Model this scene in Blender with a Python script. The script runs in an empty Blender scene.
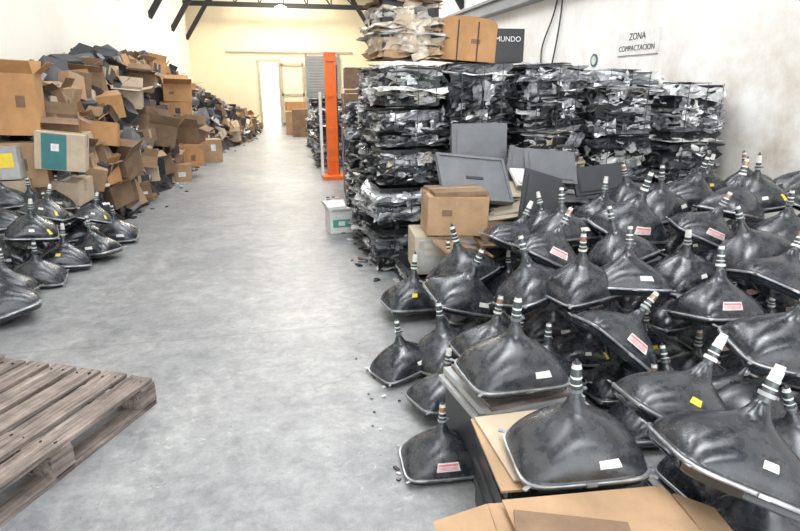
import bpy, math, random, bmesh
from mathutils import Vector, Matrix, Euler, noise
rnd=random.Random(7)
C=bpy.context.scene.collection
# ---------------------------------------------------------------- materials
def nt(name):
    m=bpy.data.materials.new(name);m.use_nodes=True
    n=m.node_tree;b=n.nodes['Principled BSDF'];return m,n,b
def mat(name,col,rough=.6,metal=0,var=.25,scale=8,bump=0,bscale=None,spec=.5,dust=None,dustamt=.0,objrand=0,coat=0,dscale=None):
    m,n,b=nt(name);L=n.links
    tc=n.nodes.new('ShaderNodeTexCoord')
    no=n.nodes.new('ShaderNodeTexNoise');no.inputs['Scale'].default_value=scale;no.inputs['Detail'].default_value=6;no.inputs['Roughness'].default_value=.65
    L.new(tc.outputs['Object'],no.inputs['Vector'])
    mp=n.nodes.new('ShaderNodeMapRange');mp.inputs['From Min'].default_value=.3;mp.inputs['From Max'].default_value=.7
    mp.inputs['To Min'].default_value=1-var;mp.inputs['To Max'].default_value=1+var
    L.new(no.outputs['Fac'],mp.inputs['Value'])
    vm=n.nodes.new('ShaderNodeVectorMath');vm.operation='SCALE';vm.inputs[0].default_value=col[:3]
    L.new(mp.outputs['Result'],vm.inputs['Scale'])
    out=vm.outputs['Vector']
    if dust:
        n2=n.nodes.new('ShaderNodeTexNoise');n2.inputs['Scale'].default_value=dscale or scale*.6;n2.inputs['Detail'].default_value=9;n2.inputs['Roughness'].default_value=.7
        mv=n.nodes.new('ShaderNodeVectorMath');mv.operation='ADD'
        L.new(tc.outputs['Object'],mv.inputs[0])
        oi=n.nodes.new('ShaderNodeObjectInfo');cb=n.nodes.new('ShaderNodeMath');cb.operation='MULTIPLY';cb.inputs[1].default_value=17
        L.new(oi.outputs['Random'],cb.inputs[0]);L.new(cb.outputs[0],mv.inputs[1]);L.new(mv.outputs[0],n2.inputs['Vector'])
        r=n.nodes.new('ShaderNodeMapRange');r.inputs['From Min'].default_value=.42;r.inputs['From Max'].default_value=.75;r.inputs['To Max'].default_value=dustamt
        L.new(n2.outputs['Fac'],r.inputs['Value'])
        ad=n.nodes.new('ShaderNodeMath');ad.operation='MULTIPLY_ADD';ad.inputs[1].default_value=objrand;ad.use_clamp=True
        L.new(oi.outputs['Random'],ad.inputs[0]);L.new(r.outputs['Result'],ad.inputs[2])
        mx=n.nodes.new('ShaderNodeMix');mx.data_type='RGBA'
        L.new(ad.outputs[0],mx.inputs[0]);L.new(out,mx.inputs[6]);mx.inputs[7].default_value=(*dust,1)
        out=mx.outputs[2]
        rg=n.nodes.new('ShaderNodeMapRange');rg.inputs['To Min'].default_value=rough;rg.inputs['To Max'].default_value=min(1,rough+.35)
        L.new(ad.outputs[0],rg.inputs[0]);L.new(rg.outputs[0],b.inputs['Roughness'])
    else: b.inputs['Roughness'].default_value=rough
    L.new(out,b.inputs['Base Color'])
    b.inputs['Metallic'].default_value=metal
    b.inputs['Specular IOR Level'].default_value=spec;b.inputs['Coat Weight'].default_value=coat
    if bump:
        nb=n.nodes.new('ShaderNodeTexNoise');nb.inputs['Scale'].default_value=bscale or scale*4;nb.inputs['Detail'].default_value=5
        L.new(tc.outputs['Object'],nb.inputs['Vector'])
        bp=n.nodes.new('ShaderNodeBump');bp.inputs['Strength'].default_value=bump;bp.inputs['Distance'].default_value=.01
        L.new(nb.outputs['Fac'],bp.inputs['Height']);L.new(bp.outputs['Normal'],b.inputs['Normal'])
    return m
M={}
M['funnel']=mat('crt_graphite_funnel',(.010,.013,.018),.2,var=.25,scale=9,dust=(.10,.10,.10),dustamt=.5,objrand=.12,spec=.6,dscale=14)
M['skirt']=mat('crt_face_glass',(.014,.02,.024),.08,var=.2,coat=.5)
M['band']=mat('crt_rim_band_steel',(.46,.47,.49),.3,metal=.85,var=.4,dust=(.1,.09,.08),dustamt=.6,objrand=.3)
M['neck']=mat('crt_neck_glass',(.05,.07,.072),.08,coat=.5)
M['copper']=mat('electron_gun_copper',(.40,.24,.16),.35,metal=.6)
M['white']=mat('white_plastic',(.70,.70,.68),.5,var=.1)
M['green']=mat('green_ring',(.08,.34,.27),.45,var=.1)
M['purple']=mat('purple_ring',(.16,.12,.35),.45,var=.1)
M['pink']=mat('pink_label',(.62,.16,.2),.6,var=.3,scale=30)
M['paper']=mat('paper_label',(.66,.64,.60),.7,var=.2,scale=30)
M['yellow']=mat('yellow_label',(.75,.56,.05),.6,var=.1)
M['red']=mat('red_paint',(.4,.04,.04),.6)
M['black']=mat('black_plastic',(.010,.011,.013),.32,var=.3,scale=5,dust=(.10,.10,.10),dustamt=.2)
M['dark']=mat('dark_grey_plastic',(.038,.041,.046),.40,var=.3,scale=5)
M['grey']=mat('grey_plastic',(.14,.145,.155),.5,var=.2,scale=5,bump=.1)
M['lgrey']=mat('light_grey_plastic',(.36,.36,.36),.45,var=.25,scale=5)
M['beige']=mat('beige_plastic',(.52,.45,.33),.5,var=.12,scale=4,dust=(.2,.18,.15),dustamt=.3)
M['silver']=mat('crumpled_silver_sheet',(.70,.71,.73),.28,metal=.6,var=.3,scale=10,bump=.4)
M['film']=mat('crumpled_clear_film',(.20,.205,.22),.12,var=.7,scale=16,bump=.9,coat=1)
M['brown']=mat('brown_board',(.17,.10,.06),.7,var=.3)
M['card']=mat('cardboard_tan',(.36,.23,.13),.8,var=.25,scale=4,bump=.1)
M['card2']=mat('cardboard_dark',(.19,.12,.07),.85,var=.3,scale=4,bump=.1)
M['card3']=mat('cardboard_orange',(.42,.225,.095),.8,var=.22,scale=4)
M['card4']=mat('cardboard_pale',(.45,.36,.26),.8,var=.15,scale=4)
M['tape']=mat('packing_tape',(.40,.30,.19),.25,var=.1)
M['teal']=mat('teal_print',(.02,.14,.15),.5,var=.15)
M['orange']=mat('orange_painted_steel',(.78,.15,.015),.4,var=.15,scale=3)
M['steel']=mat('black_truss_steel',(.012,.012,.013),.5,var=.3,scale=3)
M['beam']=mat('grey_beam_paint',(.24,.25,.26),.6,var=.15,scale=2)
M['wrap']=mat('plastic_wrapped_sheets',(.50,.43,.34),.16,var=.5,scale=9,coat=.8,bump=.7)
def woodmat():
    m,n,b=nt('weathered_pallet_wood');L=n.links
    tc=n.nodes.new('ShaderNodeTexCoord');mp=n.nodes.new('ShaderNodeMapping');mp.inputs['Scale'].default_value=(2.5,38,38)
    L.new(tc.outputs['Object'],mp.inputs[0])
    no=n.nodes.new('ShaderNodeTexNoise');no.inputs['Scale'].default_value=1.2;no.inputs['Detail'].default_value=8;no.inputs['Roughness'].default_value=.7;L.new(mp.outputs[0],no.inputs['Vector'])
    cr=n.nodes.new('ShaderNodeValToRGB');e=cr.color_ramp.elements
    e[0].position=.32;e[0].color=(.06,.045,.040,1);e[1].position=.68;e[1].color=(.34,.28,.24,1)
    L.new(no.outputs['Fac'],cr.inputs[0])
    n2=n.nodes.new('ShaderNodeTexNoise');n2.inputs['Scale'].default_value=5;n2.inputs['Detail'].default_value=8;n2.inputs['Roughness'].default_value=.7;L.new(tc.outputs['Object'],n2.inputs['Vector'])
    r2=n.nodes.new('ShaderNodeMapRange');r2.inputs[1].default_value=.35;r2.inputs[2].default_value=.65;r2.inputs[3].default_value=.55;r2.inputs[4].default_value=1.2;L.new(n2.outputs[0],r2.inputs[0])
    vm=n.nodes.new('ShaderNodeVectorMath');vm.operation='SCALE';L.new(cr.outputs[0],vm.inputs[0]);L.new(r2.outputs[0],vm.inputs['Scale'])
    L.new(vm.outputs[0],b.inputs['Base Color']);b.inputs['Roughness'].default_value=.85
    bp=n.nodes.new('ShaderNodeBump');bp.inputs['Strength'].default_value=.5;bp.inputs['Distance'].default_value=.005;L.new(no.outputs['Fac'],bp.inputs['Height']);L.new(bp.outputs[0],b.inputs['Normal'])
    return m
M['wood']=woodmat()
def floormat():
    m,n,b=nt('worn_concrete_floor');L=n.links
    tc=n.nodes.new('ShaderNodeTexCoord')
    def noi(s,d=8,r=.6,dist=0):
        x=n.nodes.new('ShaderNodeTexNoise');x.inputs['Scale'].default_value=s;x.inputs['Detail'].default_value=d;x.inputs['Roughness'].default_value=r;x.inputs['Distortion'].default_value=dist;L.new(tc.outputs['Object'],x.inputs['Vector']);return x
    def ramp(src,els):
        c=n.nodes.new('ShaderNodeValToRGB')
        while len(c.color_ramp.elements)<len(els):c.color_ramp.elements.new(.5)
        for el,(p,col) in zip(c.color_ramp.elements,els):el.position=p;el.color=(*col,1)
        L.new(src,c.inputs[0]);return c
    def mix(a,bb,fac,mode='MIX'):
        x=n.nodes.new('ShaderNodeMix');x.data_type='RGBA';x.blend_type=mode
        if isinstance(fac,float):x.inputs[0].default_value=fac
        else:L.new(fac,x.inputs[0])
        L.new(a,x.inputs[6])
        if isinstance(bb,tuple):x.inputs[7].default_value=bb
        else:L.new(bb,x.inputs[7])
        return x.outputs[2]
    a=ramp(noi(.9,14,.76,.2).outputs['Fac'],[(.34,(.175,.18,.185)),(.5,(.245,.248,.25)),(.66,(.32,.318,.31))])
    g=noi(7,12,.82,.2);g2=ramp(g.outputs['Fac'],[(.38,(.66,.66,.67)),(.60,(1.16,1.16,1.15))])
    c=mix(a.outputs[0],g2.outputs[0],1.0,'MULTIPLY')
    sp=ramp(noi(34,3,.8).outputs['Fac'],[(.28,(.9,.9,.9)),(.35,(0,0,0))])
    c=mix(c,(.07,.07,.075,1),sp.outputs[0])
    wh=ramp(noi(20,8,.85,.5).outputs['Fac'],[(.55,(0,0,0)),(.64,(.8,.8,.8))])
    zone=ramp(noi(1.3,9,.75).outputs['Fac'],[(.50,(0,0,0)),(.60,(1,1,1))])
    whz=mix(wh.outputs[0],zone.outputs[0],1.0,'MULTIPLY')
    c=mix(c,(.46,.46,.45,1),whz)
    dk=ramp(noi(2.6,12,.8,.3).outputs['Fac'],[(.56,(0,0,0)),(.68,(.45,.45,.45))])
    c=mix(c,(.12,.115,.11,1),dk.outputs[0])
    for rot,sc_,th in((.25,(30,1.2,1),.72),(-.9,(22,1.0,1),.75)):
        mp=n.nodes.new('ShaderNodeMapping');mp.inputs['Scale'].default_value=sc_;mp.inputs['Rotation'].default_value=(0,0,rot);L.new(tc.outputs['Object'],mp.inputs[0])
        ns=n.nodes.new('ShaderNodeTexNoise');ns.inputs['Scale'].default_value=1;ns.inputs['Detail'].default_value=4;L.new(mp.outputs[0],ns.inputs[0])
        sc=ramp(ns.outputs['Fac'],[(th,(0,0,0)),(th+.03,(.3,.3,.3))]);c=mix(c,(.5,.5,.49,1),sc.outputs[0])
    vo=n.nodes.new('ShaderNodeTexVoronoi');vo.feature='DISTANCE_TO_EDGE';vo.inputs['Scale'].default_value=.36
    dn=noi(2.2,6);va=n.nodes.new('ShaderNodeVectorMath');va.operation='MULTIPLY_ADD';va.inputs[1].default_value=(.55,.55,0);L.new(dn.outputs['Color'],va.inputs[0]);L.new(tc.outputs['Object'],va.inputs[2]);L.new(va.outputs[0],vo.inputs['Vector'])
    crk=ramp(vo.outputs['Distance'],[(0,(1,1,1)),(.004,(0,0,0))])
    gate=ramp(noi(.9,2).outputs['Fac'],[(.50,(0,0,0)),(.60,(.5,.5,.5))])
    cg=mix(crk.outputs[0],gate.outputs[0],1.0,'MULTIPLY')
    c=mix(c,(.1,.095,.09,1),cg)
    sx=n.nodes.new('ShaderNodeSeparateXYZ');L.new(tc.outputs['Object'],sx.inputs[0])
    ma=n.nodes.new('ShaderNodeMath');ma.operation='PINGPONG';ma.inputs[1].default_value=1.95
    off=n.nodes.new('ShaderNodeMath');off.operation='ADD';off.inputs[1].default_value=2.75;L.new(sx.outputs['Y'],off.inputs[0]);L.new(off.outputs[0],ma.inputs[0])
    j=ramp(ma.outputs[0],[(0,(.5,.5,.5)),(.009,(0,0,0))])
    c=mix(c,(.10,.10,.10,1),j.outputs[0])
    L.new(c,b.inputs['Base Color'])
    rr=n.nodes.new('ShaderNodeMapRange');rr.inputs['To Min'].default_value=.25;rr.inputs['To Max'].default_value=.6;L.new(g.outputs['Fac'],rr.inputs[0]);L.new(rr.outputs[0],b.inputs['Roughness'])
    bp=n.nodes.new('ShaderNodeBump');bp.inputs['Strength'].default_value=.25;bp.inputs['Distance'].default_value=.01;L.new(g.outputs['Fac'],bp.inputs['Height']);L.new(bp.outputs[0],b.inputs['Normal'])
    return m
M['floor']=floormat()
def wallmat(name,col,stain,amt=.5,low=True):
    m,n,b=nt(name);L=n.links
    tc=n.nodes.new('ShaderNodeTexCoord');no=n.nodes.new('ShaderNodeTexNoise');no.inputs['Scale'].default_value=.9;no.inputs['Detail'].default_value=12;no.inputs['Roughness'].default_value=.72
    L.new(tc.outputs['Object'],no.inputs['Vector'])
    mr=n.nodes.new('ShaderNodeMapRange');mr.inputs[1].default_value=.45;mr.inputs[2].default_value=.68;mr.inputs[4].default_value=amt;L.new(no.outputs[0],mr.inputs[0])
    sx=n.nodes.new('ShaderNodeSeparateXYZ');L.new(tc.outputs['Object'],sx.inputs[0])
    lo=n.nodes.new('ShaderNodeMapRange');lo.inputs[1].default_value=0.4;lo.inputs[2].default_value=-1.9;lo.inputs[3].default_value=.4;lo.inputs[4].default_value=1.7;L.new(sx.outputs['Z'],lo.inputs[0])
    mu=n.nodes.new('ShaderNodeMath');mu.operation='MULTIPLY';L.new(mr.outputs[0],mu.inputs[0]);L.new(lo.outputs[0],mu.inputs[1]);mu.use_clamp=True
    mx=n.nodes.new('ShaderNodeMix');mx.data_type='RGBA';L.new(mu.outputs[0],mx.inputs[0]);mx.inputs[6].default_value=(*col,1);mx.inputs[7].default_value=(*stain,1)
    L.new(mx.outputs[2],b.inputs['Base Color']);b.inputs['Roughness'].default_value=.85
    n2=n.nodes.new('ShaderNodeTexNoise');n2.inputs['Scale'].default_value=6;n2.inputs['Detail'].default_value=8;L.new(tc.outputs['Object'],n2.inputs['Vector'])
    bp=n.nodes.new('ShaderNodeBump');bp.inputs['Strength'].default_value=.3;bp.inputs['Distance'].default_value=.02;L.new(n2.outputs[0],bp.inputs['Height']);L.new(bp.outputs[0],b.inputs['Normal'])
    return m
M['wallL']=wallmat('left_wall_plaster',(.78,.75,.67),(.6,.5,.36),.35)
M['wallR']=wallmat('right_wall_plaster',(.80,.79,.77),(.42,.33,.23),.55)
M['wallB']=wallmat('back_wall_plaster',(.84,.74,.53),(.5,.40,.25),.5)
M['ceil']=mat('roof_sheeting',(.40,.40,.40),.6,var=.1,scale=1)
def emis(name,col,s):
    m,n,b=nt(name);b.inputs['Base Color'].default_value=(*col,1);b.inputs['Emission Color'].default_value=(*col,1);b.inputs['Emission Strength'].default_value=s;return m
M['skylight']=emis('translucent_skylight_panel',(.95,.97,1),6)
M['bulb']=emis('lit_bulb',(1,.93,.8),25)
M['yard']=mat('outdoor_yard',(.75,.74,.7),.9,var=.1,scale=1)
# ---------------------------------------------------------------- mesh builder
class MB:
    def __init__(s):s.v=[];s.f=[];s.m=[];s.mats=[];s.sm=[]
    def mi(s,k):
        if k not in s.mats:s.mats.append(k)
        return s.mats.index(k)
    def add(s,vs,fs,k,T=None,smooth=False):
        o=len(s.v)
        if T is not None: vs=[T@Vector(v) for v in vs]
        s.v+= [tuple(v) for v in vs]
        i=s.mi(k)
        for f in fs:
            s.f.append(tuple(a+o for a in f));s.m.append(i);s.sm.append(smooth)
    def box(s,c,d,k,T=None,R=None):
        x,y,z=d[0]/2,d[1]/2,d[2]/2
        vs=[Vector((a*x,b*y,e*z)) for e in(-1,1) for b in(-1,1) for a in(-1,1)]
        if R is not None: vs=[R@v for v in vs]
        vs=[v+Vector(c) for v in vs]
        s.add(vs,[(0,2,3,1),(4,5,7,6),(0,1,5,4),(2,6,7,3),(0,4,6,2),(1,3,7,5)],k,T)
    def obj(s,name,loc=(0,0,0),rot=None,coll=None,parent=None):
        me=bpy.data.meshes.new(name);me.from_pydata(s.v,[],s.f)
        for k in s.mats:me.materials.append(M[k])
        me.polygons.foreach_set('material_index',s.m);me.polygons.foreach_set('use_smooth',s.sm);me.update()
        o=bpy.data.objects.new(name,me);C.objects.link(o);o.location=loc
        if rot:o.rotation_euler=rot
        if parent:o.parent=parent
        return o
def E(x,y,z):return Euler((x,y,z)).to_matrix()
def TR(loc,rx=0,ry=0,rz=0):return Matrix.Translation(loc)@Euler((rx,ry,rz)).to_matrix().to_4x4()
def boxobj(name,c,d,k,R=None):
    b=MB();b.box((0,0,0),d,k,R=R);return b.obj(name,c)
# ---------------------------------------------------------------- room
XL,XR,YB,YF,ZT=-3.0,4.6,26.0,-5.0,5.1
b=MB();b.box((0,0,-.05),(XR-XL+.6,YB-YF+.6,.1),'floor');o=b.obj('floor',((XL+XR)/2,(YB+YF)/2,0))
boxobj('wall_left',(XL-.1,(YB+YF)/2,ZT/2),(.2,YB-YF,ZT),'wallL')
boxobj('wall_right',(XR+.1,(YB+YF)/2,ZT/2),(.2,YB-YF,ZT),'wallR')
b=MB()
dz=2.6
for x0,x1,z0,z1 in ((XL-.2,-.27,0,7),(.44,XR+.2,0,7),(-.27,.44,dz,7)):
    b.box(((x0+x1)/2,.1,(z0+z1)/2),(x1-x0,.2,z1-z0),'wallB')
b.obj('wall_back',(0,YB,0))
b=MB()
b.box((.085,-.03,dz+.06),(.95,.08,.12),'beige');b.box((-.33,-.03,dz/2),(.1,.08,dz),'beige');b.box((.49,-.03,dz/2),(.08,.08,dz),'beige')
b.box((1.0,-.03,3.0),(5.2,.06,.07),'beige')
b.obj('trim_1',(0,YB,0))
b=MB();b.box((0,0,1.3),(.95,.06,2.6),'wallB')
for z in(.1,1.3,2.5):b.box((0,-.05,z),(.95,.05,.1),'beige')
for x in(-.43,.43):b.box((x,-.05,1.3),(.08,.05,2.6),'beige')
b.obj('door_1',(1.03,YB-.08,0))
b=MB()
for i in range(26):b.box((0,0,.06+i*.11),(1.3,.05+.03*(i%2),.1),'beam')
for x in(-.68,.68):b.box((x,0,1.45),(.08,.12,2.95),'beam')
b.obj('door_2',(2.3,YB-.08,0))
b=MB();b.box((0,0,-.05),(30,16,.1),'yard');b.obj('ground_yard',(0,YB+8.25,0))
b=MB();b.box((0,0,1.5),(12,.2,3),'wallL');b.box((0,0,3.05),(12,.35,.12),'beam');b.box((.05,-.13,2.85),(1.0,.04,.22),'pink');b.obj('boundary_wall',(0.3,YB+9,0))
xm=(XL+XR)/2;b=MB()
for sx,xe in((-1,XL-.2),(1,XR+.2)):
    vs=[(xe,YF,ZT),(xe,YB+.2,ZT),(xm,YB+.2,6.6),(xm,YF,6.6)]
    b.add(vs,[(0,1,2,3)],'ceil')
b.obj('ceiling')
b=MB()
for y in range(-3,25,4):
    for sx,xe in((-1,XL),(1,XR)):
        def pt(t,yy,off=-.04):
            return (xe+(xm-xe)*t,yy,ZT+(6.6-ZT)*t+off)
        b.add([pt(.3,y,),pt(.3,y+1.4),pt(.85,y+1.4),pt(.85,y)],[(0,1,2,3)],'skylight')
b.obj('window_1')
def bar(b,p,q,w,h,k):
    p=Vector(p);q=Vector(q);d=q-p;l=d.length;R=d.to_track_quat('X','Z').to_matrix()
    b.box((p+q)/2,(l,w,h),k,R=R)
for i,y in enumerate((25.4,21.7,17.8,14.1,10.9,7,3,-1)):
    b=MB();k='steel'
    zt=4.70
    bar(b,(XL,0,zt),(XR,0,zt),.1,.18,k)
    bar(b,(XL,0,ZT-.12),(xm,0,6.45),.1,.12,k);bar(b,(XR,0,ZT-.12),(xm,0,6.45),.1,.12,k)
    bar(b,(XL,0,3.4),(XL+1.35,0,5.45),.09,.16,k);bar(b,(XR,0,3.4),(XR-1.35,0,5.45),.09,.16,k)
    for j in range(1,8):
        x0=XL+(XR-XL)*j/8;zr=ZT-.1+(6.45-ZT)*(1-abs(j-4)/4)
        bar(b,(x0,0,zt),(x0,0,zr),.05,.05,k)
        if j<4:bar(b,(x0,0,zt),(XL+(XR-XL)*(j+1)/8,0,ZT-.1+(6.45-ZT)*(1-abs(j-3)/4)),.05,.05,k)
        if j>4:bar(b,(x0,0,zt),(XL+(XR-XL)*(j-1)/8,0,ZT-.1+(6.45-ZT)*(1-abs(j-5)/4)),.05,.05,k)
    b.obj('roof_truss',(0,y,0))
b=MB();b.box((0,0,0),(.22,YB-YF,.2),'beam');b.box((-.02,0,.12),(.3,YB-YF,.05),'beam');b.obj('trim_2',(XR-.11,(YB+YF)/2,3.12))
def cyl(b,p,q,r0,r1,k,n=16,caps=True,smooth=True):
    p=Vector(p);q=Vector(q);R=(q-p).to_track_quat('Z','X').to_matrix()
    vs=[p+R@Vector((r0*math.cos(2*math.pi*i/n),r0*math.sin(2*math.pi*i/n),0)) for i in range(n)]+[q+R@Vector((r1*math.cos(2*math.pi*i/n),r1*math.sin(2*math.pi*i/n),0)) for i in range(n)]
    b.add(vs,[(i,(i+1)%n,n+(i+1)%n,n+i) for i in range(n)],k,smooth=smooth)
    if caps:b.add(vs,[tuple(range(n))[::-1],tuple(range(n,2*n))],k)
b=MB()
cyl(b,(0,0,.16),(0,0,2.4),.008,.008,'steel');cyl(b,(0,0,.08),(0,0,.2),.035,.03,'steel')
pr=[(-.1,.0),(-.095,.035),(-.06,.075),(-.01,.085),(.04,.06),(.08,.03)]
for (z0,r0),(z1,r1) in zip(pr,pr[1:]):cyl(b,(0,0,z0),(0,0,z1),max(r0,.002),r1,'bulb',caps=False)
cyl(b,(0,0,.09),(0,0,.16),.2,.05,'beam',caps=False)
b.obj('pendant_lamp',(.54,20,3.92))
# ---------------------------------------------------------------- CRT tubes
PROF=[(0,.84,5,.78),(.006,.92,6,.78),(.03,.965,6,.78),(.07,.985,6,.78),
(.071,1.008,6,.78),(.104,1.008,6,.78),(.105,.98,5.5,.78),
(.128,.978,4.8,.785),(.165,.962,4.1,.79),(.205,.93,3.5,.80),(.245,.88,3.1,.815),(.285,.81,2.8,.84),(.325,.72,2.55,.87),(.36,.63,2.4,.90),(.39,.54,2.28,.93),(.418,.45,2.17,.96),(.445,.36,2.08,.98),(.472,.28,2.02,1),(.50,.215,2,1),(.535,.165,2,1),(.57,.135,2,1),(.60,.115,2,1)]
def ring(z,s,n,a,N,W,u0=0,u1=2*math.pi,grow=0):
    out=[]
    for i in range(N):
        t=u0+(u1-u0)*i/(N if u1-u0>6.2 else N-1)
        c,sn=math.cos(t),math.sin(t)
        rr=(abs(c)**n+abs(sn)**n)**(-1/n)   # even angular sampling keeps the funnel smooth
        x=.5*s*rr*c;y=.5*s*a*rr*sn
        v=Vector((x*W,y*W,z*W));l=math.hypot(v.x,v.y) or 1
        out.append(Vector((v.x*(1+grow/l),v.y*(1+grow/l),v.z+grow*.6)))
    return out
def lerpprof(z):
    for a,c in zip(PROF,PROF[1:]):
        if a[0]<=z<=c[0]:
            t=(z-a[0])/(c[0]-a[0]);return tuple(a[i]+(c[i]-a[i])*t for i in range(4))
def crt(variant,W=.46):
    r=random.Random(variant*13+1);b=MB();N=72
    rings=[ring(z,s,n,a,N,W) for z,s,n,a in PROF]
    for i in range(len(rings)-1):
        k='skirt' if i<4 else('band' if i<6 else 'funnel')
        vs=rings[i]+rings[i+1]
        b.add(vs,[(j,(j+1)%N,N+(j+1)%N,N+j) for j in range(N)],k,smooth=(i not in(3,5)))
    b.add(rings[0],[tuple(range(N))[::-1]],'skirt')
    q=('green','purple','white','green','paper','purple','white')[variant%7]
    q2=('lgrey','paper','grey','white','lgrey','dark','paper')[variant%7]
    q3=('copper','paper','neck','neck','paper','neck','copper')[variant%7]
    nk=[(.60,.0575,'funnel'),(.62,.044,'neck'),(.66,.041,'neck'),(.66,.056,q2),(.69,.056,q2),(.69,.042,'neck'),(.72,.042,q3),
        (.72,.048,'paper'),(.732,.048,'paper'),(.732,.041,'neck'),(.775,.041,'neck'),(.775,.044,'white'),(.795,.044,'white'),(.795,.040,q3),(.86,.040,'paper' if variant%2 else 'lgrey'),(.86,.034,'paper'),(.90,.033,q),(.90,.016,'dark'),(.935,.012,'dark')]
    for (z0,r0,k0),(z1,r1,k1) in zip(nk,nk[1:]):
        cyl(b,(0,0,z0*W),(0,0,z1*W+.0002),r0*W,r1*W,k0 if z1!=z0 else k1,n=20,caps=False)
    cyl(b,(0,0,.93*W),(0,0,.935*W),.014*W,.001,'dark',n=12)
    b.box((.06*W,0,.675*W),(.05*W,.02*W,.02*W),'grey')
    for sx in(-1,1):
        for sy in(-1,1):
            R=E(0,0,math.atan2(sy*.78,sx))
            b.box((sx*.465*W,sy*.355*W,.088*W),(.10*W,.035*W,.006*W),'band',R=R)
            cyl(b,(sx*.49*W,sy*.375*W,.082*W),(sx*.49*W,sy*.375*W,.096*W),.02*W,.02*W,'band',n=10)
    b.box((0,-.398*W,.088*W),(.08*W,.012*W,.03*W),'band')
    z,s,n,a=lerpprof(.30);b_p=Vector((0,.5*s*a*W,z*W))
    cyl(b,b_p+Vector((0,-.01,0)),b_p+Vector((0,.006,.008)),.035*W,.03*W,'black',n=14)
    def patch(u0,u1,z0,z1,k,g=.0018):
        nu,nv=9,7;vs=[]
        for j in range(nv):
            zz=z0+(z1-z0)*j/(nv-1);z,s,nn,a=lerpprof(zz)
            vs+=ring(z,s,nn,a,nu,W,u0,u1,grow=g)
        b.add(vs,[(j*nu+i,j*nu+i+1,(j+1)*nu+i+1,(j+1)*nu+i) for j in range(nv-1) for i in range(nu-1)],k,smooth=True)
    D=math.radians
    def lab(u0,u1,z0,z1,kk='pink'):
        patch(u0,u1,z0,z1,'paper')
        h=z1-z0
        patch(u0+.02,u1-.02,z0+h*.62,z0+h*.85,kk,.0026);
        for t in(.15,.3,.45):patch(u0+.03,u1-.05,z0+h*t,z0+h*(t+.06),kk,.0026)
    if variant==0: lab(D(254),D(288),.19,.29)
    if variant==1: patch(D(250),D(263),.29,.34,'yellow')
    if variant==2: patch(D(278),D(297),.20,.26,'paper')
    if variant==3: lab(D(236),D(268),.19,.28)
    if variant==4: patch(D(262),D(276),.25,.30,'paper');patch(D(305),D(312),.18,.28,'yellow')
    if variant==5: patch(D(80),D(100),.18,.24,'paper')
    return b
crts=[]
for v in range(7):
    b=crt(v);me_o=b.obj('cathode_ray_tube');me=me_o.data
    bm=bmesh.new();bm.from_mesh(me);bmesh.ops.remove_doubles(bm,verts=bm.verts,dist=.00005);bm.to_mesh(me);bm.free()
    bpy.data.objects.remove(me_o);crts.append(me)
rt=random.Random(21)
def place_crt(x,y,z,s,lean=0,leany=0,yaw=0,var=None,jit=0):
    me=crts[var if var is not None else rnd.randrange(7)]
    o=bpy.data.objects.new('cathode_ray_tube',me);C.objects.link(o)
    lean+=rt.gauss(0,jit);leany+=rt.gauss(0,jit);s*=1+rt.uniform(-.06,.06)*(jit>0)
    k=s/.46
    R=Matrix.Rotation(math.radians(lean),3,'Y')@Matrix.Rotation(math.radians(-leany),3,'X')@Matrix.Rotation(math.radians(yaw),3,'Z')
    up=R@Vector((0,0,1));tl=math.acos(max(-1,min(1,up.z)))
    m=R.to_4x4();m.translation=(x,y,z+(.42 if z<.05 else .22)*s*math.sin(tl));
    o.matrix_world=m@Matrix.Diagonal((k,k,k*(1+rt.uniform(-.08,.06)),1))
    return o
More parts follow.
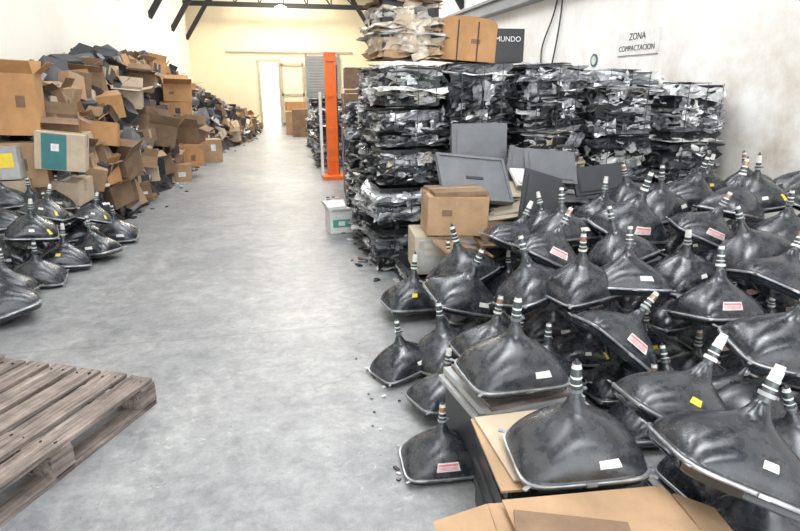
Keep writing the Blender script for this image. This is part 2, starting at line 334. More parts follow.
RT=[
(.66,2.15,0,.36,0,0,-4,0),(.69,3.05,0,.37,-8,0,20,2),(.92,1.50,.44,.42,-3,0,-8,2),(1.29,1.25,.46,.45,24,5,-18,4),
(1.38,1.62,.38,.44,30,5,-20,1),(.93,2.06,.45,.43,2,0,3,2),(1.60,2.38,.30,.44,42,5,-12,0),(2.22,2.39,.45,.44,-4,0,5,3),
(1.66,2.80,.50,.43,6,-5,12,6),(2.11,2.06,.15,.38,12,0,20,1),(1.94,1.81,.25,.36,6,0,15,5),(2.05,1.86,.5,.42,10,5,-14,4),
(2.62,2.47,.52,.43,20,0,-20,6),(1.10,3.3,.28,.46,4,0,10,2),(.95,3.05,.02,.42,0,0,30,5),(.95,3.95,.05,.43,0,0,8,1),
(1.09,2.72,.2,.40,18,0,5,6),(1.46,2.95,.42,.43,-15,0,20,5),(1.59,3.15,.55,.42,25,0,-10,0),(1.92,3.54,.6,.46,5,0,10,2),
(1.56,3.60,.52,.41,12,0,-10,4),(2.30,3.39,.65,.46,15,0,15,3),(1.92,2.75,.5,.40,25,0,-20,2),(2.36,2.85,.5,.42,-14,0,10,4),
(2.73,3.64,.72,.44,-10,0,20,2),(2.66,3.12,.66,.40,20,0,-20,0),(2.72,2.75,.62,.43,-20,0,15,5),(3.05,3.33,.76,.41,5,0,25,6),
(3.37,3.48,.8,.42,-12,0,-15,4),(3.16,2.98,.68,.43,10,0,5,2),(3.04,3.75,.76,.41,0,0,-25,5),(2.95,2.55,.6,.42,12,0,0,3),
(3.70,3.92,.8,.40,-8,0,15,6),(4.1,3.82,.8,.40,0,0,-15,2),(3.40,4.05,.8,.38,10,0,0,1),(1.96,1.55,.2,.38,0,0,15,2),
(2.33,2.0,.35,.4,-12,0,30,2),(2.5,1.75,.4,.42,5,0,10,0),(1.6,1.35,.1,.4,0,0,0,5),(.80,2.62,0,.36,5,0,15,4),
(3.5,3.0,.7,.42,-6,0,15,4),(3.75,3.4,.78,.42,8,0,20,5),(4.05,3.3,.75,.42,-8,0,-10,1),(2.0,3.95,.55,.4,-10,0,10,1),
(2.45,3.95,.62,.4,10,0,20,4),(2.8,4.1,.7,.4,-8,0,0,0),(1.25,3.6,.35,.42,-10,0,15,3),(2.1,3.1,.55,.42,-8,0,15,5),
(1.25,3.95,.2,.36,-15,5,40,2),(1.85,2.15,.1,.40,5,0,10,2),(1.35,2.55,.1,.38,-10,0,20,5)]
for i,t in enumerate(RT):place_crt(*t,jit=0 if i<7 else 8)
for layer,z in((0,0),(1,.40)):
    y=1.35
    while y<4.3:
        x=1.25+(.3*layer)+(y-1.3)*.05
        while x<4.3:
            hz=.45+.42*max(0,min(1,(x-1.4)/2))*max(0,min(1,(y-1)/2.5))
            ok=(layer==0) or (hz>.74)
            if ok and not(y<1.9 and x>2.5+ (y-1.3)) : place_crt(x+rnd.uniform(-.03,.03),y+rnd.uniform(-.03,.03),z,.40,0,0,rnd.uniform(-12,12),jit=3)
            x+=.46
        y+=.40
LT=[(-1.78,6.05,0,.46,0,0,-20,2),(-1.98,5.75,0,.45,10,0,15,1),(-2.05,5.3,0,.44,0,0,10,5),(-1.75,6.75,0,.44,0,0,5,2),(-2.13,5.56,.36,.43,4,0,20,4),
(-2.2,6.3,.28,.4,-5,0,0,2),(-2.02,6.5,.1,.42,5,0,20,5),(-1.97,4.45,0,.5,-5,0,25,1),(-2.15,4.9,.05,.45,5,0,0,2),(-2.4,5.6,.42,.42,-6,0,10,5),(-2.2,6.1,.4,.4,8,0,0,4),
(-2.6,6.3,.5,.42,0,0,15,1),(-2.35,6.95,.35,.4,0,0,0,2),(-2.1,7.15,.05,.4,0,0,0,2),(-2.5,5.1,.38,.44,0,0,0,2),(-2.5,4.6,.36,.44,5,0,10,4),(-2.45,6.55,.42,.4,6,0,-15,5),(-1.85,6.35,.3,.36,10,0,10,4)]
for t in LT:place_crt(*t,jit=5)
for x,y in((-2.55,4.5),(-2.6,5.0),(-2.5,5.5),(-2.55,6.0),(-2.5,6.45),(-2.55,7.0)):place_crt(x,y,0,.42,0,0,0,2)
# ---------------------------------------------------------------- bales
def perim(nx,ny):
    per=[]
    for i in range(nx):per.append((-1+2*i/nx,-1))
    for i in range(ny):per.append((1,-1+2*i/ny))
    for i in range(nx):per.append((1-2*i/nx,1))
    for i in range(ny):per.append((-1,1-2*i/ny))
    return per
def bale(b,T,w,d,h,pal,seed,lay=.05,strap=True,messy=1.0,shards=40,corepal=('black','dark','grey','film','dark')):
    r=random.Random(seed);z=0;ph=r.uniform(0,6);A=r.uniform(.004,.012)*messy;kx=r.uniform(3,6)
    per=perim(15,11);n=len(per)
    b.box((0,0,h/2),(w*.84,d*.84,h*.96),'black',T)
    while z<h-.012:
        th=min(r.choice([.010,.015,.03,.05,.08,.1])*r.uniform(.7,1.3)*lay/.05,h-z);gap=r.uniform(.002,.014)
        k=r.choice(pal) if th<.045 else r.choice(corepal+(r.choice(pal),))
        o=r.gauss(0,.012)*messy+(r.random()<.25)*r.uniform(.01,.03)*messy
        if r.random()<.3:o-=.03
        tx,ty=r.gauss(0,.05)*messy,r.gauss(0,.04)*messy;seg=r.uniform(0,100)
        nr=2 if th<.02 else(3 if th<.05 else 5);rings=[]
        for q in range(nr):
            f=q/(nr-1);rg=[]
            for (px,py) in per:
                j=noise.noise(Vector((px*1.8+seg,py*1.8,f*1.5)))*.05*messy
                cr=abs(noise.noise(Vector((px*5+seg,py*5,f*th*40+seg))))*.06*messy*(1 if 0<f<1 else .5)
                corner=.92 if abs(px)>.95 and abs(py)>.95 else 1
                e=o+j-cr
                x=px*(w/2*corner+e);y=py*(d/2*corner+e)
                zz=z+f*th+A*math.sin(kx*x+ph+py)+tx*x*.6+ty*y*.6+noise.noise(Vector((x*7,y*7,seg+f)))*.025*messy
                rg.append((x,y,max(0.0,min(h,zz))))
            rings.append(rg)
        vs=[v for rg in rings for v in rg]
        b.add(vs,[(q*n+i,q*n+(i+1)%n,(q+1)*n+(i+1)%n,(q+1)*n+i) for q in range(nr-1) for i in range(n)]+[tuple(range((nr-1)*n,nr*n))],k,T)
        z+=th+gap
    for q in range(shards):
        k=r.choice(list(pal)+['film','film','silver','lgrey']);side=r.choice([0,0,1,2,3]);u=r.uniform(-.40,.40);zz=r.uniform(.05,h-.05)
        sw=r.choice([r.uniform(.05,.14),r.uniform(.14,.38)])*min(1,w);sh=r.choice([r.uniform(.008,.025),r.uniform(.02,.06),r.uniform(.05,.16)]);sh=min(sh,h*.34)
        rr=Euler((r.gauss(0,.3),r.gauss(0,.16),r.gauss(0,.12))).to_matrix()
        gx,gz=9,6;vs=[];sd=r.uniform(0,99)
        for a in range(gz):
            for c in range(gx):
                X=(c/(gx-1)-.5)*sw;Z=(a/(gz-1)-.5)*sh*(1+.8*noise.noise(Vector((X*12,sd,1))))
                vs.append(rr@Vector((X,noise.noise(Vector((X*17+sd,Z*25,sd)))*.045,Z+noise.noise(Vector((X*9,sd,Z*5)))*.04))+Vector((u*(w if side%2==0 else d),-(d if side%2==0 else w)/2-r.uniform(-.012,.004),zz)))
        RR=Matrix.Rotation(side*math.pi/2,4,'Z')
        b.add(vs,[(a*gx+c,a*gx+c+1,(a+1)*gx+c+1,(a+1)*gx+c) for a in range(gz-1) for c in range(gx-1)],k,T@RR,smooth=(k=='film'))
    for q in range(7):
        k=r.choice(pal);b.box((r.uniform(-.25,.25)*w,r.uniform(-.3,.3)*d,h+r.uniform(0,.012)),(r.uniform(.2,.5)*w,r.uniform(.2,.5)*d,.006),k,T,R=E(r.gauss(0,.07),r.gauss(0,.07),r.uniform(0,3)))
    if strap:
        for u in(-.28,.05,.33):
            for s in(-1,1):b.box((u*w,s*(d/2+.02),h/2),(.006,.003,h),'dark',T)
P1=['dark','grey','black','silver','lgrey','grey','film','black','dark','lgrey','silver']
P2=['black','dark','film','silver','dark','beige','grey','black','silver','lgrey']
P3=['silver','lgrey','white','grey','silver','silver','beige','film','black','lgrey']
P4=['lgrey','silver','grey','film','black','white','dark','silver']
P5=['black','film','dark','silver','grey','silver','black','film','white']
def baleobj(x0,x1,y0,y1,z0,z1,pal,seed,rz=0,lay=.05,messy=1.0,shards=40):
    b=MB();bale(b,TR((0,0,0),0,0,rz),x1-x0-.03,y1-y0-.02,z1-z0-.03,pal,seed,lay,messy=messy,shards=shards)
    return b.obj('compacted_scrap_bale',((x0+x1)/2,(y0+y1)/2,z0))
s=1
for col,(y0,y1) in enumerate(((5.05,5.75),(5.85,6.5))):
    zz=[0,.42,.8,1.14,1.48,1.85]
    for i in range(5):
        ox=rnd.uniform(-.04,.04)
        baleobj(.90+ox,1.52+ox,y0,y1,zz[i],zz[i+1],[P1,P4,P2,P1,P3][i],s,rnd.uniform(-.08,.08),.035,1.5,60);s+=1
cols=[(1.58,2.24,5.25),(2.30,2.97,5.22),(3.04,3.73,5.2),(3.80,4.46,5.1)]
hs=[(0,.62,1.24,1.87),(0,.62,1.24,1.87),(0,.60,1.2,1.82),(0,.56,1.12,1.70)]
pals=[(P1,P2,P5),(P1,P3,P5),(P3,P4,P3),(P3,P5,P4)]
for ci,(x0,x1,y0) in enumerate(cols):
    for i in range(3):
        baleobj(x0,x1,y0,y0+.7,hs[ci][i],hs[ci][i+1],pals[ci][i],s,rnd.uniform(-.06,.06),.05,1.4,85);s+=1
for ci,(x0,x1,y0) in enumerate(cols[:2]):
    for i in range(3):
        baleobj(x0,x1,y0+.78,y0+1.45,hs[ci][i],hs[ci][i+1],pals[ci][i],s,0,.05,1,20);s+=1
baleobj(1.56,2.2,4.45,5.0,0,.80,P1,s,0.05,.05);s+=1
baleobj(2.3,3.2,4.6,5.1,0,.7,P1,s,0.0,.05);s+=1
baleobj(1.02,1.52,4.15,4.85,0,.24,P2,s,0.05,.03);s+=1
# wrapped bundle
b=MB();bale(b,TR((0,0,0),0,0,.1),.60,.56,.47,['wrap','card4','wrap','card2','lgrey','card'],91,.04,strap=False,messy=1.2,shards=0,corepal=('wrap','card4','wrap','card'))
r=random.Random(77)
for q in range(40):
    gx=9;vs=[];a0=r.uniform(0,6.28);zz=r.uniform(.05,.44)
    sw,sh=r.uniform(.18,.36),r.uniform(.04,.14);rad=.30*(1-.3*max(0,zz-.3)/.17);sd=r.uniform(0,99)
    base=Vector((rad*math.cos(a0),rad*math.sin(a0),zz));RR=Euler((r.gauss(0,.2),r.gauss(0,.15),a0+math.pi/2+r.gauss(0,.1))).to_matrix()
    for a in range(5):
        for c in range(gx):
            X=(c/(gx-1)-.5)*sw;Z=(a/4-.5)*sh
            vs.append(base+RR@Vector((X,noise.noise(Vector((X*14+sd,Z*20,sd)))*.04+X*X*1.4,Z)))
    b.add(vs,[(a*gx+c,a*gx+c+1,(a+1)*gx+c+1,(a+1)*gx+c) for a in range(4) for c in range(gx-1)],r.choice(['wrap','wrap','wrap','card4']),smooth=True)
b.obj('plastic_wrapped_bundle',(1.20,5.4,1.87))
# ---------------------------------------------------------------- cartons
def carton(b,T,w,d,h,k,r,open_=None,tape=True,maxan=2.2):
    t=.005
    if open_ is None:open_=r.random()<.35
    b.box((0,-d/2,h/2),(w,t,h),k,T);b.box((0,d/2,h/2),(w,t,h),k,T);b.box((-w/2,0,h/2),(t,d,h),k,T);b.box((w/2,0,h/2),(t,d,h),k,T);b.box((0,0,t),(w,d,t),k,T)
    if open_:
        fl=min(w,d)*.45
        for ax,sg in(('y',-1),('y',1),('x',-1),('x',1)):
            an=r.uniform(.2,maxan)
            if ax=='y':
                c=Vector((0,sg*(d/2+math.sin(an)*fl/2),h+math.cos(an)*fl/2));R=E(-sg*an,0,0)
                b.box(c,(w*.98,t,fl),k,T,R=R)
            else:
                c=Vector((sg*(w/2+math.sin(an)*fl/2),0,h+math.cos(an)*fl/2));R=E(0,sg*an,0)
                b.box(c,(t,d*.98,fl),k,T,R=R)
    else:
        for sg in(-1,1):b.box((0,sg*d/4,h+.002),(w,d/2-.004,t),k,T,R=E(sg*-.02,0,0))
        if tape:
            b.box((0,0,h+.007),(w+.004,.05,.002),'tape',T)
            for sg in(-1,1):b.box((sg*(w/2+.004),0,h-.06),(.002,.05,.13),'tape',T)
    if r.random()<.6:
        kk=r.choice(['brown','paper','black','brown','paper'])
        b.box((r.uniform(-.25,.25)*w,-d/2-t/2-.001,h*r.uniform(.35,.7)),(w*r.uniform(.15,.35),.002,h*r.uniform(.12,.3)),kk,T)
def cartonobj(x,y,z,w,d,h,k,rz=0,rx=0,ry=0,open_=None,seed=0,name='cardboard_box',extra=None,maxan=2.2):
    b=MB();carton(b,Matrix.Identity(4),w,d,h,k,random.Random(seed),open_,maxan=maxan)
    if extra:extra(b,w,d,h)
    return b.obj(name,(x,y,z),(rx,ry,rz))
def interp(tab,y):
    for (a,va),(c,vc) in zip(tab,tab[1:]):
        if a<=y<=c:return va+(vc-va)*(y-a)/(c-a)
    return tab[0][1] if y<tab[0][0] else tab[-1][1]
TH=[(7.0,1.3),(8,1.65),(10,1.95),(13,2.05),(16,1.95),(18,1.7),(20,1.4),(24,1.1),(25.6,.7)]
TE=[(7.0,-2.1),(8,-1.9),(14,-1.6),(17,-1.15),(20,-.6),(24,-.35),(25.6,-.4)]
def heap(y,s):
    xe=interp(TE,y);x=xe+(XL+.06-xe)*s;return x,interp(TH,y)*min(1,1.15*s**.62)
b=MB();ny,ns=110,16;vs=[]
for i in range(ny):
    y=7.0+(25.6-7.0)*i/(ny-1)
    for j in range(ns):
        s_=j/(ns-1);x,z=heap(y,s_);nn=noise.noise(Vector((x*3,y*3,z*3)))*.15
        vs.append((max(x+nn*(j<ns-1),XL+.05),y+rnd.uniform(-.04,.04),max(0,z*.93-.05+nn) if j else 0))
b.add(vs,[(i*ns+j,i*ns+j+1,(i+1)*ns+j+1,(i+1)*ns+j) for i in range(ny-1) for j in range(ns-1)],'black')
r=random.Random(5)
for q in range(2200):
    y=7.05+18.3*r.random()**1.3;s_=r.random();x,z=heap(y,s_)
    k=r.choice(['black','dark','grey','black','black','beige','brown','card2','dark','dark','black','lgrey','silver'])
    sz=(r.uniform(.05,.28),r.uniform(.04,.2),r.uniform(.01,.08))
    x=max(x,XL+.2)
    b.box((x,y,max(.06,z-.02+r.uniform(-.03,.18))),sz,k,R=Euler((r.gauss(0,.5),r.gauss(0,.5),r.uniform(0,6))).to_matrix())
for q in range(210):
    y=8.0+13*r.random()**1.1;s_=r.uniform(.15,.97);x,z=heap(y,s_);x=max(x,XL+.36)
    w,d,h=r.uniform(.25,.5),r.uniform(.2,.4),r.uniform(.08,.3);T=TR((x,y,max(.2,z+r.uniform(-.05,.16))),r.gauss(0,.35),r.gauss(0,.3),r.uniform(0,6))
    k=r.choice(['black','black','dark','black','grey','dark','dark'])
    b.box((0,0,0),(w,d,h),k,T);b.box((0,-d/2-.008,0),(w*.85,.012,h*.8),'dark' if k!='dark' else 'black',T);b.box((0,0,h/2+.01),(w*.9,d*.9,.015),k,T)
b.obj('electronic_waste_heap')
b=MB()
for q in range(240):
    y=7.5+17.3*r.random()**1.25;s_=r.uniform(.03,.88);x,z=heap(y,s_)
    w,d,h=r.uniform(.24,.54),r.uniform(.2,.40),r.uniform(.16,.36)
    x=max(x,XL+.52)
    k=r.choice(['card','card2','card','card3','card2','card4','card2','dark'])
    carton(b,TR((x,y,max(.02,z-h*.6)),r.gauss(0,.28),r.gauss(0,.22),r.gauss(0,.5)),w,d,h,k,r,maxan=1.6)
b.obj('cardboard_box_pile')
LB=[(-2.63,7.05,1.16,.46,.40,.62,'card3',.15,.0,.05,True),(-2.62,7.0,.62,.50,.42,.46,'card',.1,0,0,False),(-2.3,7.25,1.10,.36,.3,.24,'card2',.3,.1,.1,True),
(-2.3,7.10,.42,.45,.35,.26,'card4',-.2,.1,.1,False),(-2.15,8.0,.95,.5,.4,.28,'card3',.15,-.1,.12,False),(-2.2,8.9,1.25,.45,.4,.3,'card3',.3,.15,-.1,False),
(-2.1,9.8,1.35,.4,.35,.28,'card4',.1,.1,.1,True),(-1.95,8.2,.55,.4,.4,.3,'card2',-.3,.3,.1,True),(-1.85,10.4,.75,.45,.4,.35,'card2',.4,.2,.2,True),
(-1.75,12.2,1.0,.55,.5,.36,'card3',.1,0,0,False),(-1.72,12.2,1.37,.5,.5,.32,'card3',.2,0,.03,True),(-1.55,11.6,.25,.5,.45,.38,'card3',.2,.1,.0,False),(-1.5,11.7,.65,.45,.4,.3,'card2',-.2,.1,0.1,True),
(-1.7,11.2,0,.45,.45,.3,'card',.1,0,0,False),(-2.15,10.8,1.6,.5,.4,.3,'card2',.3,.2,.1,True),(-1.4,14,0,.5,.5,.5,'card',.2,0,0,False)]
for i,(x,y,z,w,d,h,k,rz,rx,ry,op) in enumerate(LB):cartonobj(x,y,z,w,d,h,k,rz,rx,ry,op,i+20,maxan=.9 if i==0 else 2.0)
def teal(b,w,d,h):
    b.box((-.12*w,-d/2-.006,h*.5),(w*.5,.002,h*.96),'teal');b.box((.3*w,-d/2-.006,h*.5),(w*.32,.002,h*.8),'card4');b.box((-.1*w,-d/2-.008,h*.62),(w*.16,.002,h*.2),'paper')
cartonobj(-2.22,6.9,.80,.46,.33,.38,'card4',.15,.0,.14,False,3,'printed_appliance_box',teal)
def yel(b,w,d,h):b.box((0,-d/2-.006,h*.6),(w*.8,.002,h*.45),'yellow')
cartonobj(-2.72,6.72,.74,.36,.28,.32,'lgrey',.1,0,0,False,3,'yellow_label_box',yel)
cartonobj(-2.7,6.74,.40,.4,.3,.32,'card4',.05,0,0,False,6)
def grn(b,w,d,h):b.box((0,-d/2-.006,h*.45),(w*.8,.002,h*.35),'green');b.box((0,-d/2-.008,h*.45),(w*.3,.002,h*.2),'white')
cartonobj(.72,6.72,0,.26,.26,.26,'white',.15,0,0,True,9,'green_white_carton',grn)
# boxes on top of the bales
b=MB();carton(b,Matrix.Identity(4),.54,.40,.33,'card3',random.Random(4),False)
for i in range(9):
    a0=math.pi*i/9;a1=math.pi*(i+1)/9
    b.add([(-.27*math.cos(a0),-.2,.33+.05*math.sin(a0)),(-.27*math.cos(a1),-.2,.33+.05*math.sin(a1)),(-.27*math.cos(a1),.2,.33+.05*math.sin(a1)),(-.27*math.cos(a0),.2,.33+.05*math.sin(a0))],[(0,1,2,3)],'card3',smooth=True)
    b.add([(-.27*math.cos(a0),-.2,.33),(-.27*math.cos(a1),-.2,.33),(-.27*math.cos(a1),-.2,.33+.05*math.sin(a1)),(-.27*math.cos(a0),-.2,.33+.05*math.sin(a0))],[(0,1,2,3)],'card3')
b.box((.08,-.204,.17),(.012,.004,.34),'black');b.box((-.12,-.204,.17),(.012,.004,.34),'black')
b.obj('cardboard_box',(1.78,5.55,1.87),(0,.06,.12))
b=MB();carton(b,Matrix.Identity(4),.62,.4,.32,'black',random.Random(3),False,tape=False)
o=b.obj('black_printed_carton',(2.28,6.1,1.88),(0,0,-.1))
def text(s,loc,rot,size,k,parent,align='CENTER'):
    cu=bpy.data.curves.new('lettering','FONT');cu.body=s;cu.size=size;cu.align_x=align;cu.extrude=.001
    t=bpy.data.objects.new('lettering',cu);C.objects.link(t);t.parent=parent;t.location=loc;t.rotation_euler=rot;cu.materials.append(M[k])
text('MUNDO',(.14,-.212,.2),(math.pi/2,0,0),.07,'white',o)
# carton mid + beige case + panels
cartonobj(1.36,4.28,.56,.46,.38,.29,'card',-.12,0,.03,False,8)
cartonobj(1.38,4.30,.855,.42,.36,.03,'card2',-.02,0,0,False,8)
b=MB();b.box((0,0,.16),(.56,.42,.30),'beige');b.box((0,-.215,.16),(.5,.012,.25),'lgrey');
b.box((-.12,-.222,.24),(.18,.006,.04),'beige');b.box((-.12,-.222,.18),(.18,.006,.04),'beige')
b.box((.18,-.226,.2),(.06,.01,.1),'grey')
b.obj('beige_computer_case',(1.33,4.36,.23),(0,0,-.1))
def panel(name,x,y,z,w,h,t,k,rx,ry,rz,rim=True):
    b=MB();b.box((0,0,h/2),(w,t,h),k)
    if rim:
        for s_ in(-1,1):b.box((s_*(w/2-.012),-t/2-.006,h/2),(.024,.014,h),k)
        for zz in(.012,h-.012):b.box((0,-t/2-.006,zz),(w-.05,.014,.024),k)
        b.box((0,-t/2-.003,h*.5),(w*.25,.006,h*.06),'dark')
    else:
        b.box((0,-t/2-.004,h*.5),(w*.84,.008,h*.8),k);b.box((0,-t/2-.009,h*.5),(w*.8,.004,h*.76),k)
    return b.obj(name,(x,y,z),(rx,ry,rz))
panel('monitor_back_panel',1.78,4.88,.86,.50,.48,.05,'grey',-.12,0,-.05,False)
panel('monitor_back_panel',1.60,4.36,.76,.62,.44,.03,'grey',-.75,.12,.1,True)
panel('monitor_back_panel',2.10,4.62,.70,.42,.44,.02,'grey',-.25,.25,.1,False)
panel('monitor_back_panel',2.35,4.6,.85,.5,.3,.02,'grey',-.5,.1,.05,False)
panel('paper_sheet_stack',2.12,4.5,.84,.3,.2,.02,'paper',-.9,.1,.2,False)
panel('monitor_back_panel',2.02,4.15,.60,.36,.42,.02,'dark',-.35,.3,.1,False)
panel('monitor_back_panel',2.85,4.6,.74,.5,.26,.03,'dark',-.5,-.1,-.05,False)
panel('monitor_back_panel',1.75,4.1,.45,.5,.3,.02,'card2',-1.1,.1,.3,False)
panel('monitor_back_panel',1.95,4.35,.62,.5,.36,.02,'beige',-.8,-.15,-.2,False)
panel('monitor_back_panel',1.45,3.95,.40,.4,.3,.02,'card',-1.2,.1,.5,False)
# ---- foreground supports
b=MB();x,y,z=.46,.40,.40
for sx in(-1,1):b.box((sx*x/2,0,z/2),(.02,y,z),'black')
for sy in(-1,1):b.box((0,sy*y/2,z/2),(x,.02,z),'black')
b.box((0,0,.01),(x,y,.02),'black')
for zz in(.1,.2,.3,.39):
    for sx in(-1,1):b.box((sx*(x/2+.012),0,zz),(.012,y+.02,.018),'dark')
    for sy in(-1,1):b.box((0,sy*(y/2+.012),zz),(x+.02,.012,.018),'dark')
b.box((0,0,.40),(x*1.05,y*1.02,.012),'grey')
b.obj('plastic_crate',(.95,1.67,0),(0,0,-.1))
b=MB();b.box((0,0,0),(.40,.42,.008),'card');b.box((.02,.03,.012),(.38,.38,.008),'card4',R=E(0,0,.1));b.obj('flattened_cardboard',(.86,1.62,.422),(0,0,-.1))
b=MB();b.box((0,0,.17),(.44,.42,.34),'dark');b.box((0,0,.35),(.5,.46,.02),'lgrey');b.box((0.0,0,.385),(.46,.44,.03),'lgrey');b.box((0,-.215,.17),(.4,.02,.26),'black');b.box((0,0,.41),(.40,.40,.02),'wood')
b.obj('appliance_carcass',(.97,2.14,0),(0,0,.12))
b=MB();R_=random.Random(2)
carton(b,Matrix.Identity(4),.58,.40,.44,'card',R_,False)
b.box((-.37,-.0,.42),(.17,.38,.006),'card',R=E(0,-.3,.03));b.box((.35,.0,.42),(.15,.38,.006),'card',R=E(0,.4,-.03));b.box((.0,-.26,.41),(.54,.13,.006),'card',R=E(.5,0,0.0))
b.box((.02,.02,.457),(.52,.36,.006),'card',R=E(.03,.02,.08));b.box((-.1,-.03,.471),(.32,.26,.006),'card2',R=E(-.02,.03,-.2))
b.obj('open_cardboard_box',(.83,1.13,0),(0,0,-.14))
# ---- pallet
b=MB();Ls,Wd=1.25,1.15
r=random.Random(3)
for i in range(7):
    yy=-Wd/2+.07+i*(Wd-.14)/6
    b.box((r.uniform(-.015,.015),yy,.145),(Ls+r.uniform(-.02,.02),.13+r.uniform(-.012,.01),.02),'wood',R=E(0,r.gauss(0,.004),r.gauss(0,.006)))
    for xx in(-Ls/2+.05,0,Ls/2-.05):
        for dy in(-.035,.035):cyl(b,(xx+r.uniform(-.02,.02),yy+dy,.1555),(xx,yy+dy,.1565),.005,.005,'steel',n=8)
for xx in(-Ls/2+.05,0,Ls/2-.05):
    b.box((xx,0,.124),(.1,Wd,.02),'wood');b.box((xx,0,.012),(.1,Wd,.02),'wood')
    for yy in(-Wd/2+.06,0,Wd/2-.06):b.box((xx,yy,.068),(.12,.11,.092),'wood')
for yy in(-Wd/2+.05,Wd/2-.05):b.box((0,yy,.012),(Ls,.1,.02),'wood')
b.box((.35,.2,.11),(.12,.6,.012),'red');b.box((-.35,.1,.03),(.1,.5,.02),'red')
ang=math.atan2(.893,.45)
cx=-.70-.45*Ls/2-.893*Wd/2;cy=3.0-.893*Ls/2+.45*Wd/2
b.obj('wooden_pallet',(cx,cy,0),(0,0,ang))
# ---- orange mast & rear stacks
b=MB()
b.box((0,0,1.12),(.2,.14,2.2),'orange');b.box((-.07,-.08,1.12),(.03,.03,2.2),'orange');b.box((.07,-.08,1.12),(.03,.03,2.2),'orange')
for z in(.35,.9,1.5,2.1):b.box((0,-.085,z),(.2,.03,.06),'orange')
b.box((0,-.1,.03),(.42,.45,.06),'orange')
cyl(b,(.1,-.05,.06),(.1,-.05,2.0),.02,.02,'steel')
b.box((-.2,-.05,.8),(.05,.05,1.5),'paper')
b.obj('orange_hoist_mast',(1.10,10.95,0))
i=60
for (x,y,z,w,d,h,k) in [(1.45,9.2,0,.7,.7,.7,'card2'),(1.4,9.2,.72,.6,.6,.5,'brown'),(1.42,9.2,1.24,.55,.6,.35,'card2'),(1.45,9.2,1.61,.6,.6,.3,'brown'),(1.35,8.0,0,.75,.6,.6,'card2'),(1.3,8.0,.62,.7,.6,.5,'dark'),(1.3,8.0,1.15,.65,.6,.4,'brown'),
 (.85,21.5,0,.6,.6,.8,'card'),(1.0,20.5,0,.5,.5,.9,'card2'),(.95,22.5,.0,.7,.6,1.1,'card3')]:
    cartonobj(x,y,z,w,d,h,k,rnd.uniform(-.1,.1),0,0,False,i);i+=1
for (x0,x1,y0,y1,z0,z1,pal) in [(.88,1.5,6.95,7.5,0,.5,P3),(.9,1.5,6.95,7.5,.5,1.0,P4),(.9,1.5,6.95,7.5,1.0,1.5,P3),(.9,1.7,12.2,13,0,.6,P3),(.9,1.7,12.2,13,.6,1.2,P4),(.95,1.7,14,15,0,.7,P3),(.95,1.7,14,15,.7,1.4,P4),(1,1.8,16.5,17.5,0,.8,P1)]:
    baleobj(x0,x1,y0,y1,z0,z1,pal,i,0,.05,1.2,50);i+=1
b=MB();r=random.Random(11)
for q in range(160):
    u=r.random()
    if u<.12:x=r.gauss(.48,.05);y=r.uniform(2.0,3.6)
    elif u<.4:x=r.gauss(.82,.06);y=r.uniform(4.6,9)
    else:y=r.uniform(6,20);x=interp(TE,y)+abs(r.gauss(0,.12))
    big=(.12<u)
    k=r.choice(['black','dark','grey','paper','card2','black'])
    sz=r.uniform(.008,.018)*(3 if big else 1)
    b.box((x,y,.004+sz*.15),(sz*r.uniform(.6,2),sz,sz*.3),k,R=E(r.gauss(0,.1),r.gauss(0,.1),r.uniform(0,6)))
b.obj('floor_debris')
b=MB();b.box((0,0,0),(.02,.86,.30),'white');o=b.obj('wall_sign',(XR-.012,6.98,2.18))
text('ZONA',(-.013,0,.03),(math.pi/2,0,-math.pi/2),.12,'black',o);text('COMPACTACION',(-.013,0,-.10),(math.pi/2,0,-math.pi/2),.095,'black',o)
b=MB();cyl(b,(0,0,0),(-.012,0,0),.09,.09,'teal',n=24);cyl(b,(-.013,0,0),(-.014,0,0),.06,.06,'paper',n=24);b.obj('round_wall_sticker',(XR,8.0,2.0))
def cable(name,pts,rad=.012):
    cu=bpy.data.curves.new(name,'CURVE');cu.dimensions='3D';cu.bevel_depth=rad;sp=cu.splines.new('NURBS');sp.points.add(len(pts)-1)
    for p,q in zip(sp.points,pts):p.co=(*q,1)
    sp.use_endpoint_u=True;cu.materials.append(M['steel']);o=bpy.data.objects.new(name,cu);C.objects.link(o)
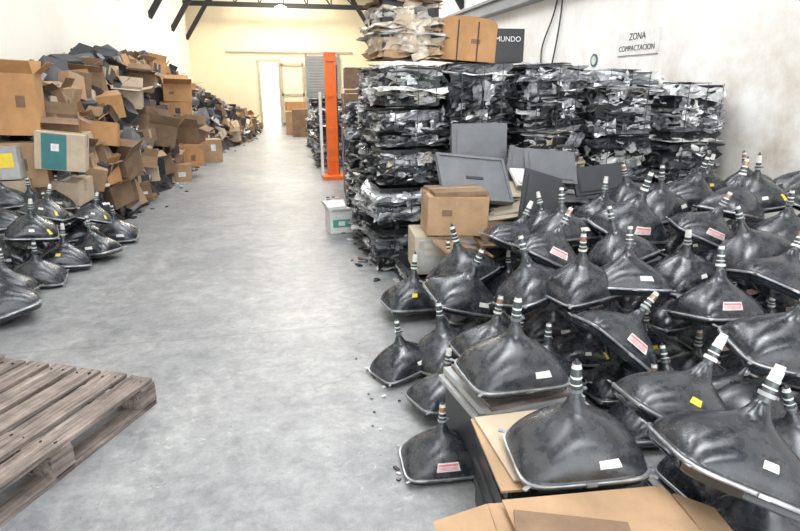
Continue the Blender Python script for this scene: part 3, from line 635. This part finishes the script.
cable('hanging_cable',[(4.57,9.2,3.3),(4.57,9.2,2.9),(4.56,9.5,2.5),(4.57,9.8,2.2),(4.57,9.6,1.8)])
cable('hanging_cable',[(4.57,9.1,3.3),(4.57,9.0,2.8),(4.56,9.15,2.3),(4.57,9.3,1.9)])
# ---------------------------------------------------------------- lights
def area(name,loc,rot,sx,sy,p,col):
    l=bpy.data.lights.new(name,'AREA');l.shape='RECTANGLE';l.size=sx;l.size_y=sy;l.energy=p;l.color=col
    o=bpy.data.objects.new(name,l);C.objects.link(o);o.location=loc;o.rotation_euler=rot;return o
for y in(-2,2.5,7,11.5,16,20.5,24):
    area('skylight_light',(xm,y,6.0),(0,0,0),2.0,1.2,175 if y<12 else 310,(.95,.975,1) if y<12 else (1,.92,.79))
area('gate_light',(1.0,-4.6,2.6),(math.radians(90),0,0),6,4,80,(.93,.97,1))
pl=bpy.data.lights.new('bulb_light','POINT');pl.energy=60;pl.color=(1,.9,.7);pl.shadow_soft_size=.1;o=bpy.data.objects.new('bulb_light',pl);C.objects.link(o);o.location=(.54,20,3.75)
sl=bpy.data.lights.new('sun','SUN');sl.energy=12;sl.angle=.01;sl.color=(1,.98,.95);o=bpy.data.objects.new('sun',sl);C.objects.link(o);o.rotation_euler=(math.radians(45),0,math.radians(8))
w=bpy.data.worlds.new('sky');bpy.context.scene.world=w;w.use_nodes=True;bg=w.node_tree.nodes['Background'];bg.inputs[0].default_value=(.92,.96,1,1);bg.inputs[1].default_value=3.6
# ---------------------------------------------------------------- camera
H=1.65;f=578.0;psi=math.radians(12.3);p=math.radians(17.25)
F=Vector((math.sin(psi)*math.cos(p),math.cos(psi)*math.cos(p),-math.sin(p)));R=Vector((math.cos(psi),-math.sin(psi),0));U=R.cross(F)
cam=bpy.data.cameras.new('camera');co=bpy.data.objects.new('camera',cam);C.objects.link(co)
cam.sensor_width=36;cam.lens=f*36/800
m=Matrix((R,U,-F)).transposed().to_4x4();m.translation=(0,0,H);co.matrix_world=m
bpy.context.scene.camera=co
bpy.context.scene.view_settings.view_transform='Standard'
